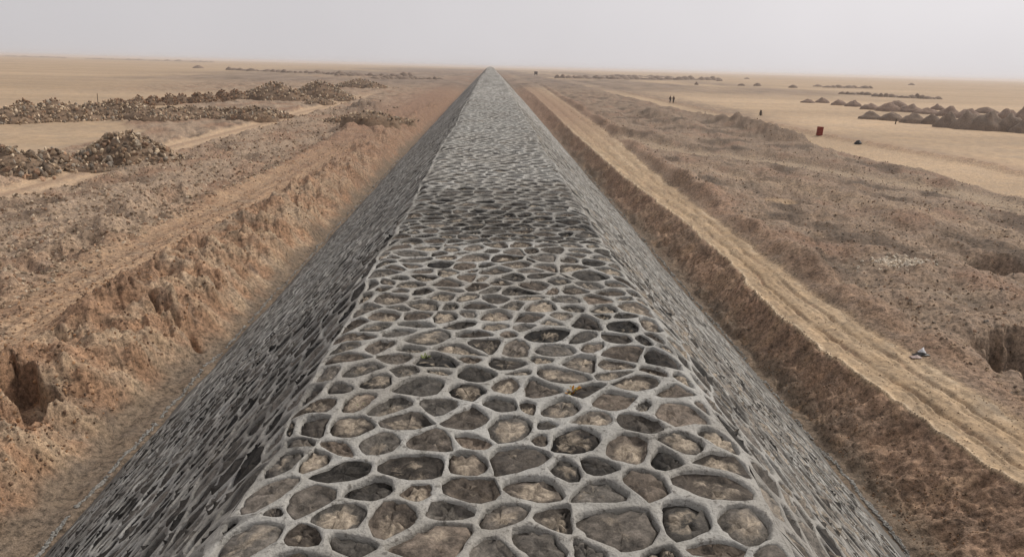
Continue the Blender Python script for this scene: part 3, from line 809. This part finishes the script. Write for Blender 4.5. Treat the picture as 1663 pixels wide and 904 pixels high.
# near row, left
rock_heap(12, 284, 3.6, 3.0, 1.9, 110, .55, 'brown jumbled stone heap cut by the left picture edge, nearest to the dirt road', 42)
rock_heap(85, 274, 2.9, 2.6, 1.5, 90, .5, 'low stone heap between the left-edge heap and the tall pale one', 36)
rock_heap(208, 262, 4.6, 3.8, 2.4, 230, .55, 'tallest nearby stone heap, pale slabs leaning, beside the left dirt road', 60)
rock_heap(150, 277, 2.6, 1.3, .6, 60, .4, 'spill of small stones at the foot of the tall pale stone heap', 14)
# second row
row = [(8, 199, 4.4, 3, 1.9), (45, 197, 4.6, 3.2, 2.2), (82, 196, 4.6, 3, 2.3), (118, 194, 4.6, 3, 2.2), (150, 192, 4.6, 3, 2.2), (182, 190, 4.6, 3, 2.4), (215, 188, 4.4, 3, 2.1)]
words = ['first', 'second', 'third', 'fourth', 'fifth', 'sixth', 'seventh', 'eighth', 'ninth', 'tenth', 'eleventh', 'twelfth', 'thirteenth', 'fourteenth', 'fifteenth', 'sixteenth', 'seventeenth', 'eighteenth', 'nineteenth', 'twentieth']
for k, (px, py, rx, ry, h) in enumerate(row):
    rock_heap(px, py, rx, ry, h, 130, .62, f'grey stone heap, {words[k]} from the left edge in the long middle row', group='middle row of grey stone heaps on the left')
for k, (px, py, rx, ry, h) in enumerate([(245, 192, 4.5, 2.6, 1.5), (278, 192, 4.5, 2.4, 1.5), (312, 190, 4.4, 2.4, 1.6), (345, 191, 4.2, 2.4, 1.5), (378, 192, 4, 2.4, 1.6), (410, 192, 3.8, 2.4, 1.5), (440, 190, 3.4, 2.4, 1.2)]):
    rock_heap(px, py, rx, ry, h, 110, .55, f'low grey stone heap, {words[k]} from the left in the row ending by the road', group='low grey stone heaps in front of the pale sand patch', brown=0)
for k, (px, py, rx, ry, h) in enumerate([(448, 160, 7.6, 4.5, 3.3), (520, 158, 7.4, 4.5, 3.5), (585, 142, 9, 4.5, 2.6)]):
    rock_heap(px, py, rx, ry, h, 200, .8, ['large rounded stone heap, left of the two big dark heaps', 'large rounded stone heap, right of the two big dark heaps', 'long stone heap behind the right one of the big dark heaps'][k], group='big dark stone heaps in the left distance')
for k, (px, py, rx, ry, h) in enumerate([(560, 164, 3, 2.4, 1.2), (520, 168, 3, 2.4, 1.0), (600, 192, 3.6, 3, .9), (560, 197, 3.4, 3, .7), (635, 196, 3.2, 3, .45)]):
    rock_heap(px, py, rx, ry, h, 90, .5, ['small stone heap at the right foot of the big dark heaps', 'small low stone heap in front of the big dark heaps', 'dark stone outcrop heap where the left dirt road ends', 'flat dark stone heap left of the outcrop heap', 'low stone heap on the reddish soil nearest the embankment'][k], group='small stone heaps near the end of the left road')

def soil_mound(px, py, wpx, hpx, label, group, col, loc=None, name='soil_mound', sides=16, rings=6):
    """wpx, hpx: seen width and height in photo pixels, turned into metres at the mound's distance"""
    x, y, z = ground_at(px, py); k = math.hypot(x, y)/FPX*1.02
    rx, h = wpx*k*.54*rng.uniform(.85, 1.15), hpx*k*.78*rng.uniform(.75, 1.15)
    V, Fc = mound_mesh(rx, min(rx*.8, rx), h, int(px*3+py) % 97, sides, rings, 1.1+.5*rng.random(), .30)
    C_ = np.tile(col, (len(V), 1))*(1+.10*rng.standard_normal((len(V), 1)))
    o = mesh_obj(name, V, Fc, M_CHUNK, attrs={'col': C_}, loc=(x, y, z)); tag(o, label, 'soil mound', group)
    return o
BR = np.array([.20, .153, .120]); RB = np.array([.225, .163, .128])
# brown cones behind the middle row on the left
for k, (px, py, wd, hh) in enumerate([(40, 186, 56, 21), (88, 183, 62, 21), (194, 176, 40, 15), (226, 174, 36, 17), (250, 171, 40, 14), (276, 170, 36, 17), (296, 168, 40, 15), (322, 166, 34, 16), (341, 165, 38, 13), (362, 163, 30, 15), (384, 161, 40, 14), (404, 160, 30, 12)]):
    gx, gy, gz_ = ground_at(px, py); kk = math.hypot(gx, gy)/FPX
    rock_heap(px, py, wd*kk*.5, wd*kk*.4, hh*kk, 70, .55, f'brown stony mound, {words[k]} from the left behind the grey stone heaps', group='brown stony mounds behind the left stone heaps', name='stony_mound', hue=(.82, .66, .56))
# right field
front = [(1413, 194, 38, 14), (1447, 196, 38, 15), (1483, 200, 40, 15), (1513, 202, 34, 18), (1537, 207, 42, 24), (1570, 209, 48, 26), (1602, 212, 52, 27), (1640, 213, 50, 27), (1668, 216, 44, 32)]
for k, (px, py, wd, hh) in enumerate(front):
    soil_mound(px, py, wd, hh, f'brown soil mound, {words[k]} from the left in the front row on the right plain', 'front row of soil mounds on the right plain', BR*(.9+.05*(k % 3)))
back = [(1312, 167, 24, 8), (1335, 167, 26, 9), (1362, 171, 28, 10), (1385, 173, 30, 13), (1412, 178, 28, 12), (1443, 181, 34, 14), (1456, 175, 30, 12), (1478, 182, 34, 16), (1505, 185, 36, 14), (1522, 179, 22, 11), (1541, 189, 36, 16), (1572, 192, 38, 16), (1600, 184, 30, 11), (1634, 193, 30, 16), (1662, 196, 34, 22)]
for k, (px, py, wd, hh) in enumerate(back):
    soil_mound(px, py, wd, hh, f'dusty brown soil mound, {words[k]} from the left in the back row on the right plain', 'back row of soil mounds on the right plain', RB*(.9+.06*(k % 3)))
# distant rows
def nth(k):
    tens = ['', '', 'twenty', 'thirty']
    return words[k] if k < 20 else (tens[(k+1)//10]+'-'+words[(k+1) % 10-1] if (k+1) % 10 else 'thirtieth')
def far_row(pts, label, group, hh, wd, col):
    for k, (px, py) in enumerate(pts):
        soil_mound(px, py, wd*rng.uniform(.8, 1.5), hh*rng.uniform(.5, 1.3), label.replace('#', nth(k)), group, col*rng.uniform(.9, 1.1), sides=8, rings=3)
far_row([(1344+k*8.6, 142.5+k*.18) for k in range(9)], 'small far mound, # from the left in the thin row nearest the right horizon', 'thin far row of small mounds on the right', 5, 13, BR)
far_row([(1368+k*8, 153.2+k*.25) for k in range(6)], 'small mound, # from the left in the short second far row on the right', 'short far row of small mounds on the right', 5.5, 12, BR)
far_row([(1422+k*8.4, 157+k*.38) for k in range(13)], 'small mound, # from the left in the long second far row on the right', 'long far row of small mounds on the right', 6.5, 13, BR)
far_row([(372+k*9, 114+k*.36) for k in range(26)], 'tiny dark mound, # from the left in the long far row left of the embankment', 'long far row of mounds left of the embankment', 5, 14, BR)
far_row([(548+k*9, 123+k*.1) for k in range(14)], 'tiny dark mound, # from the left in the belt by the embankment', 'far belt of mounds beside the embankment', 5.5, 14, BR*1.05)
far_row([(905+k*9, 127+k*.13) for k in range(30)], 'tiny dark mound, # from the left in the far belt right of the embankment', 'far belt of mounds right of the embankment', 6, 15, BR)
far_row([(985+k*9, 123.5+k*.22) for k in range(12)], 'faint dark mound, # from the left in the horizon belt above the far right belt', 'horizon belt of mounds right of the embankment', 3, 15, BR)
far_row([(610+k*8, 128+k*.1) for k in range(14)], 'dark mound, # from the left in the nearer belt by the embankment', 'nearer belt of mounds beside the embankment', 6, 15, BR)
far_row([(5+k*9, 91.8+k*.25) for k in range(12)], 'faint mound, # from the left in the horizon row at the picture edge', 'faint horizon mounds at the far left', 1.8, 12, BR*1.2)
far_row([(146+k*9, 96+k*.25) for k in range(23)], 'faint mound, # from the left in the longer horizon row on the left', 'faint horizon mounds left of centre', 2.4, 12, BR*1.2)
for (px, py, wd, hh, lb) in [(322, 111, 18, 5, 'lone dark mound standing out on the left plain'), (1131, 138, 8, 7, 'small peaked mound alone right of the far belt'), (1168, 132, 10, 4, 'small flat mound just under the right end of the far belt'),
                             (1204, 139, 12, 4, 'left one of two flat dark mounds close together on the right plain'), (1230, 140, 14, 5, 'right one of two flat dark mounds close together on the right plain'),
                             (1288, 143, 16, 5, 'lone flat mound left of the thin far row'), (1328, 141, 17, 4, 'flat mound touching the left end of the thin far row'), (1213, 128.5, 9, 3, 'tiny mound with a pale top close to the right horizon'), (1480, 138.5, 11, 4, 'tiny lone mound above the second far row near the right horizon')]:
    soil_mound(px, py, wd, hh, lb, 'lone mounds on the plain', BR, sides=10, rings=4)

# ------------------------------------------------------------------ loose stones and clods strewn over the broken ground
def scatter(name, cnt, xf, yf, size, cols, label, seedcols=None, hug=.3, category='loose stones'):
    X = xf(cnt); Y = yf(cnt); Z = land(X, Y)[0]
    it = [(chunk(size*rng.uniform(.4, 1.5)*(1.0+Y[k]/140), .5)+np.array([X[k], Y[k], Z[k]+size*.1*hug]), cols[rng.integers(len(cols))]*rng.uniform(.8, 1.25)) for k in range(cnt)]
    V, F_, C_ = join_chunks(it); o = mesh_obj(name, V, F_, M_CHUNK, smooth=False, attrs={'col': C_}); tag(o, label, category, kind='stuff')
ydist = lambda lo, hi: (lambda n: 1/rng.uniform(1/hi, 1/lo, n))
scatter('loose_stones', 8500, lambda n: rng.uniform(13.4, 36, n), ydist(14, 130), .085, [ROCKC[0], ROCKC[1], ROCKC[5], ROCKC[0], ROCKC[3], ROCKC[4]], 'grey stones strewn over the rubble ground right of the road')
scatter('loose_stones', 6500, lambda n: -rng.uniform(15.2, 27, n), ydist(22, 130), .13, [ROCKC[0], ROCKC[2], ROCKC[1], ROCKC[4], ROCKC[0]*.8], 'pale stones strewn over the rubble ground left of the wheel tracks')
scatter('soil_clods', 3800, lambda n: -rng.uniform(9.3, 15.0, n), ydist(12, 70), .07, [np.array([.35, .21, .12]), np.array([.22, .135, .085]), np.array([.15, .10, .07])], 'orange brown clods lying over the dug soil on the left', category='soil clods')
scatter('soil_clods', 1500, lambda n: rng.uniform(8.6, 10.0, n), ydist(12, 60), .045, [np.array([.25, .16, .10]), np.array([.15, .11, .08])], 'small brown clods along the cut bank on the right', category='soil clods')
scatter('gravel', 1300, lambda n: rng.uniform(10.4, 13.3, n), ydist(12, 60), .04, [np.array([.44, .35, .25]), np.array([.30, .22, .15])], 'pale gravel crumbs on the rutted dirt road', category='gravel')
scatter('pale_rubble', 260, lambda n: rng.normal(17.1, .65, n), lambda n: rng.normal(29.0, .35, n), .12, [np.array([.58, .52, .43]), np.array([.45, .38, .30])], 'patch of whitish broken limestone on the right rubble ground', category='rubble')

# ------------------------------------------------------------------ small things
def box(name, lo, hi, mat, parent=None, loc=None, bevel=0):
    import bmesh
    bm = bmesh.new(); bmesh.ops.create_cube(bm, size=1)
    for v in bm.verts: v.co = Vector([(lo[i]+hi[i])/2+(hi[i]-lo[i])*v.co[i] for i in range(3)])
    if bevel: bmesh.ops.bevel(bm, geom=bm.edges[:], offset=bevel, segments=2, affect='EDGES')
    me = bpy.data.meshes.new(name); bm.to_mesh(me); bm.free(); me.materials.append(mat)
    o = bpy.data.objects.new(name, me); COL.objects.link(o); o.parent = parent
    if loc: o.location = loc
    return o

M_REDM = plain('rusty_red_metal', (.27, .045, .028), .6, .2, 8, .4); M_DARK = plain('dark_metal', (.03, .028, .026), .6)
x, y, z = ground_at(1330, 221)
rb = empty('metal_box', (x, y, z)); rb.rotation_euler = (0, math.radians(3), math.radians(12))
tag(rb, 'rust red ribbed upright metal box standing alone beside the sandy track', 'metal box')
W2, HH = .29, 1.08
box('panel', (-W2, -.27, .0), (W2, .27, HH), M_REDM, rb, bevel=.02)
for k in range(4): box('rib', (-W2+.03+k*.15, -.31, .03), (-W2+.09+k*.15, -.271, HH-.03), M_REDM, rb, bevel=.008)
for sx in (-1, 1):
    for k in range(3): box('rib', (sx*(W2+.02)-.022, -.23+k*.18, .03), (sx*(W2+.02)+.022, -.17+k*.18, HH-.03), M_REDM, rb, bevel=.008)
box('lid', (-W2-.03, -.32, HH), (W2+.03, .30, HH+.04), M_REDM, rb, bevel=.01)

M_BLACK = plain('black_plastic', (.018, .017, .017), .35)
x, y, z = ground_at(1393, 235)
V, Fc = mound_mesh(.5, .4, .42, 12, 20, 8, 1.9, .22)
tag(mesh_obj('plastic_sack', V, Fc, M_BLACK, loc=(x, y, z+.02)), 'black slumped sack lying on the low ridge right of the red box', 'sack')

def bush(px, py, wd, h, label, col):
    x, y, z = ground_at(px, py); root = empty('dry_bush', (x, y, z)); tag(root, label, 'bush')
    mt = plain('dry_twigs', col, .9)
    V = []; Fl = []
    for k in range(420):
        a = rng.random()*2*math.pi; t = rng.random()**.6; hz = h*rng.random(); rr = wd*.5*t*(1-.65*hz/h)
        p = np.array([math.cos(a)*rr, math.sin(a)*rr, hz]); d = rng.standard_normal((3, 3))*.05; V += list(p+d); n_ = len(V); Fl.append((n_-3, n_-2, n_-1))
    mesh_obj('foliage', np.array(V), np.array(Fl), mt, root, smooth=False)
    V = []; Q = []
    for k in range(9):
        a = k*.7; b = np.array([math.cos(a)*.05, math.sin(a)*.05, -.05]); t = np.array([math.cos(a)*wd*.3, math.sin(a)*wd*.3, h*.8]); o = len(V)
        for i in range(3): V.append(b+np.array([math.cos(i*2.1), math.sin(i*2.1), 0])*.02)
        for i in range(3): V.append(t+np.array([math.cos(i*2.1), math.sin(i*2.1), 0])*.006)
        for i in range(3): Q.append((o+i, o+(i+1) % 3, o+3+(i+1) % 3, o+3+i))
    mesh_obj('stem', np.array(V), np.array(Q), mt, root)
bush(1235, 188, .75, .95, 'small dark dry bush alone on the plain left of the red box', (.035, .024, .014))

def post(px, py, h, r, label):
    x, y, z = ground_at(px, py); mt = plain('weathered_wood', (.06, .045, .032), .9)
    V = []; n_ = 8; hs_ = [-.1, h*.5, h*.97, h]
    for i, hz in enumerate(hs_):
        for k in range(n_):
            a = k*2*math.pi/n_; rr = r*(1-.25*i/3)*(1 if i < 3 else .6); V.append((math.cos(a)*rr+.03*i, math.sin(a)*rr, hz))
    V.append((.09, 0, h)); Q = [(i*n_+k, i*n_+(k+1) % n_, (i+1)*n_+(k+1) % n_, (i+1)*n_+k) for i in range(3) for k in range(n_)]
    T = [(3*n_+k, 3*n_+(k+1) % n_, 4*n_) for k in range(n_)]
    tag(mesh_obj('wooden_post', np.array(V), [np.array(Q), np.array(T)], mt, loc=(x, y, z)), label, 'post')
post(1454, 202, .8, .10, 'short dark post in front of the soil mounds on the right plain')
post(159, 167, 1.5, .06, 'thin upright post rising behind the grey stone heaps on the left')

# two people walking on the plain
def person(px, py, label, shirt, trousers, turn, stride):
    x, y, z = ground_at(px, py); root = empty('person', (x, y, z)); root.rotation_euler.z = turn; root.scale = (.93,)*3
    tag(root, label, 'person', 'pair of people walking on the right plain')
    J = {'pel': (0, 0, .93), 'wai': (0, 0, 1.08), 'che': (0, -.01, 1.30), 'nec': (0, 0, 1.47), 'hea': (0, -.02, 1.58), 'top': (0, -.01, 1.70),
         'hl': (-.10, 0, .90), 'kl': (-.11, -stride*.5, .50), 'al': (-.11, -stride*.2, .08), 'tl': (-.12, -stride*.2-.16, .04),
         'hr': (.10, 0, .90), 'kr': (.11, stride*.15, .49), 'ar': (.11, stride*.85, .10), 'tr': (.12, stride*.85-.14, .04),
         'sl': (-.19, 0, 1.40), 'el': (-.25, .08, 1.13), 'wl': (-.24, -.02, .90), 'fl': (-.24, -.04, .80),
         'sr': (.19, 0, 1.40), 'er': (.25, -.06, 1.13), 'wr': (.24, -.14, .92), 'fr': (.24, -.17, .82)}
    E_ = [('pel', 'wai'), ('wai', 'che'), ('che', 'nec'), ('nec', 'hea'), ('hea', 'top'), ('pel', 'hl'), ('hl', 'kl'), ('kl', 'al'), ('al', 'tl'), ('pel', 'hr'), ('hr', 'kr'), ('kr', 'ar'), ('ar', 'tr'),
          ('che', 'sl'), ('sl', 'el'), ('el', 'wl'), ('wl', 'fl'), ('che', 'sr'), ('sr', 'er'), ('er', 'wr'), ('wr', 'fr')]
    Rr = {'pel': .15, 'wai': .14, 'che': .16, 'nec': .06, 'hea': .095, 'top': .07, 'hl': .10, 'kl': .065, 'al': .045, 'tl': .04, 'hr': .10, 'kr': .065, 'ar': .045, 'tr': .04,
          'sl': .065, 'el': .045, 'wl': .035, 'fl': .035, 'sr': .065, 'er': .045, 'wr': .035, 'fr': .035}
    def skin(name, keys, mat, grow=0.0, root_key='pel'):
        ks = [k for k in J if k in keys]; me = bpy.data.meshes.new(name)
        me.from_pydata([J[k] for k in ks], [(ks.index(a), ks.index(b)) for a, b in E_ if a in ks and b in ks], [])
        o = bpy.data.objects.new(name, me); COL.objects.link(o); o.parent = root
        md = o.modifiers.new('skin', 'SKIN'); md.use_smooth_shade = True; o.modifiers.new('sub', 'SUBSURF').levels = 1
        for i, k in enumerate(ks):
            sv = me.skin_vertices[0].data[i]; sv.radius = (Rr[k]+grow, (Rr[k]+grow)*(.75 if k in ('che', 'wai', 'pel') else 1)); sv.use_root = (k == root_key)
        me.materials.append(mat); return o
    skin('body', set(J), plain('skin', (.16, .085, .055), .6))
    skin('shirt', {'pel', 'wai', 'che', 'sl', 'el', 'sr', 'er', 'wl', 'wr'}, plain('cloth_top', shirt, .9), .018, 'che')
    skin('trousers', {'pel', 'hl', 'kl', 'al', 'hr', 'kr', 'ar'}, plain('cloth_trousers', trousers, .9), .022)
    V, Fc = mound_mesh(.105, .115, .13, 5, 14, 5, 2.2, .05); mesh_obj('hair', V, Fc, plain('black_hair', (.012, .010, .009), .6), root, loc=(0, .005, 1.64))
person(1088, 167.3, 'left one of two people in dark clothes walking on the right plain', (.035, .025, .022), (.02, .018, .017), .4, .24)
person(1093.4, 167.6, 'right one of two people in dark clothes walking on the right plain', (.022, .016, .014), (.03, .022, .018), .3, .20)

# a far dark truck seen from behind by the far end of the road
x, y, z = ground_at(870, 122.5)
tk = empty('parked_truck', (x, y, z)); tag(tk, 'dark truck far off near the horizon right of the embankment', 'truck')
M_TRK = plain('dark_paint', (.045, .03, .028), .5)
box('chassis', (-1.15, -4.2, .65), (1.15, 3.6, .95), M_DARK, tk); box('cargo_bed', (-1.25, -4.4, .98), (1.25, 1.3, 2.9), M_TRK, tk, bevel=.06)
box('cab', (-1.15, 1.5, .98), (1.15, 3.6, 2.8), M_TRK, tk, bevel=.15); box('windscreen', (-1.0, 3.61, 1.9), (1.0, 3.65, 2.6), M_BLACK, tk)
import bmesh
for wx in (-1, 1):
    for wy in (-3.2, -2.0, 2.6):
        bm = bmesh.new(); bmesh.ops.create_cone(bm, cap_ends=True, segments=16, radius1=.52, radius2=.52, depth=.32, matrix=Matrix.Rotation(math.pi/2, 4, 'Y'))
        me = bpy.data.meshes.new('wheel'); bm.to_mesh(me); bm.free(); me.materials.append(M_BLACK)
        o = bpy.data.objects.new('wheel', me); COL.objects.link(o); o.parent = tk; o.location = (wx*1.0, wy, .52)

# litter beside the road
x, y, z = ground_at(1497, 573)
M_WHITE = plain('white_plastic', (.62, .62, .64), .4)
def crumple(w_, d_, h_, seed, n=9):
    g = np.linspace(-1, 1, n); A, B = np.meshgrid(g, g); a, b = A.ravel(), B.ravel()
    Zc = h_*(1-np.clip(np.hypot(a, b), 0, 1)**1.4)*(1+.9*gn(a*2.3+seed, b*2.3, seed))+.02
    V = np.stack([a*w_*.5*(1+.2*gn(b*2, a, seed+1)), b*d_*.5*(1+.2*gn(a*2, b, seed+2)), Zc], -1); idx = np.arange(n*n).reshape(n, n)
    top = np.stack([idx[:-1, :-1], idx[:-1, 1:], idx[1:, 1:], idx[1:, :-1]], -1).reshape(-1, 4)
    V2 = V-np.array([0, 0, .012]); return np.concatenate([V, V2]), np.concatenate([top, top[:, ::-1]+n*n])
V, Fc = crumple(.19, .15, .13, 3); tag(mesh_obj('plastic_bag', V, Fc, M_WHITE, loc=(x, y, z)), 'crumpled white plastic bag lying at the right edge of the dirt road', 'litter')
V, Fc = crumple(.30, .16, .05, 8); tag(mesh_obj('plastic_sheet', V, Fc, plain('pale_pink_plastic', (.42, .33, .30), .5), loc=(x-.33, y-.28, ground_z(x-.33, y-.28))), 'flat pinkish scrap of sheeting just below the white plastic bag', 'litter')
V, Fc = crumple(.5, .14, .06, 12); tag(mesh_obj('cloth_rag', V, Fc, M_BLACK, loc=(x-.12, y-.16, ground_z(x-.12, y-.16)+.02)), 'dark rag lying between the white bag and the dirt road', 'litter')

# small weeds on the crest
def crest_at(px, py):
    d = Fv + Rv*(px-PW/2)/FPX - Uv*(py-PH/2)/FPX; z = CH
    for _ in range(5):
        t = (z-CAM_Z)/d[2]; z = float(dyke(np.array([d[0]*t]), np.array([d[1]*t]), 0.)[0][2])
    return d[0]*t, d[1]*t, z
def weed(px, py, n_, size, cols, label):
    x, y, z = crest_at(px, py); root = empty('weed', (x, y, z-.03)); tag(root, label, 'plant')
    for k in range(n_):
        a = rng.random()*2*math.pi; L = size*rng.uniform(.5, 1); wd = L*.30; el = rng.uniform(.2, 1.1); r0 = rng.uniform(0, size*.6)
        d = np.array([math.cos(a)*math.cos(el), math.sin(a)*math.cos(el), math.sin(el)]); sdv = np.array([-math.sin(a), math.cos(a), 0])
        o0 = np.array([math.cos(a+1)*r0, math.sin(a+1)*r0, 0])
        P = [o0, o0+d*L*.4+sdv*wd*.5, o0+d*L*.75+sdv*wd*.35-[0, 0, L*.05], o0+d*L-[0, 0, L*.15], o0+d*L*.75-sdv*wd*.35-[0, 0, L*.05], o0+d*L*.4-sdv*wd*.5, o0+d*L*.5-[0, 0, L*.05]]
        mesh_obj('leaf', np.array(P), np.array([(0, 1, 6), (1, 2, 6), (2, 3, 6), (3, 4, 6), (4, 5, 6), (5, 0, 6)]), cols[k % len(cols)], root)
G1 = plain('weed_green', (.24, .30, .06), .6); G2 = plain('weed_dark_green', (.15, .19, .05), .6); Y1m = plain('dry_orange_leaf', (.50, .22, .03), .7); Y2m = plain('dry_yellow_leaf', (.42, .34, .06), .7)
weed(690, 578, 20, .075, [G1, G2], 'small yellow-green weed sprouting between stones on the crest')
weed(930, 634, 26, .11, [Y1m, Y2m, Y1m], 'small orange and yellow dried weed on a large crest stone')
weed(585, 655, 9, .05, [G2, G1], 'tiny green sprig in a mortar joint near the left crest edge')

# ------------------------------------------------------------------ haze
HAZE = True
if HAZE:
    hm, n, b = new_mat('haze'); n.nodes.remove(b)
    pv = N(n, 'ShaderNodeVolumePrincipled'); pv.inputs['Color'].default_value = (.80, .765, .745, 1); pv.inputs['Density'].default_value = .00032; pv.inputs['Anisotropy'].default_value = .2
    n.links.new(pv.outputs[0], n.nodes['Material Output'].inputs['Volume'])
    o = box('haze', (-13500, -40, -3), (13500, 13500, 14), hm); tag(o, kind='stuff')
    o['label'] = 'thin pale dust haze lying over the whole plain'
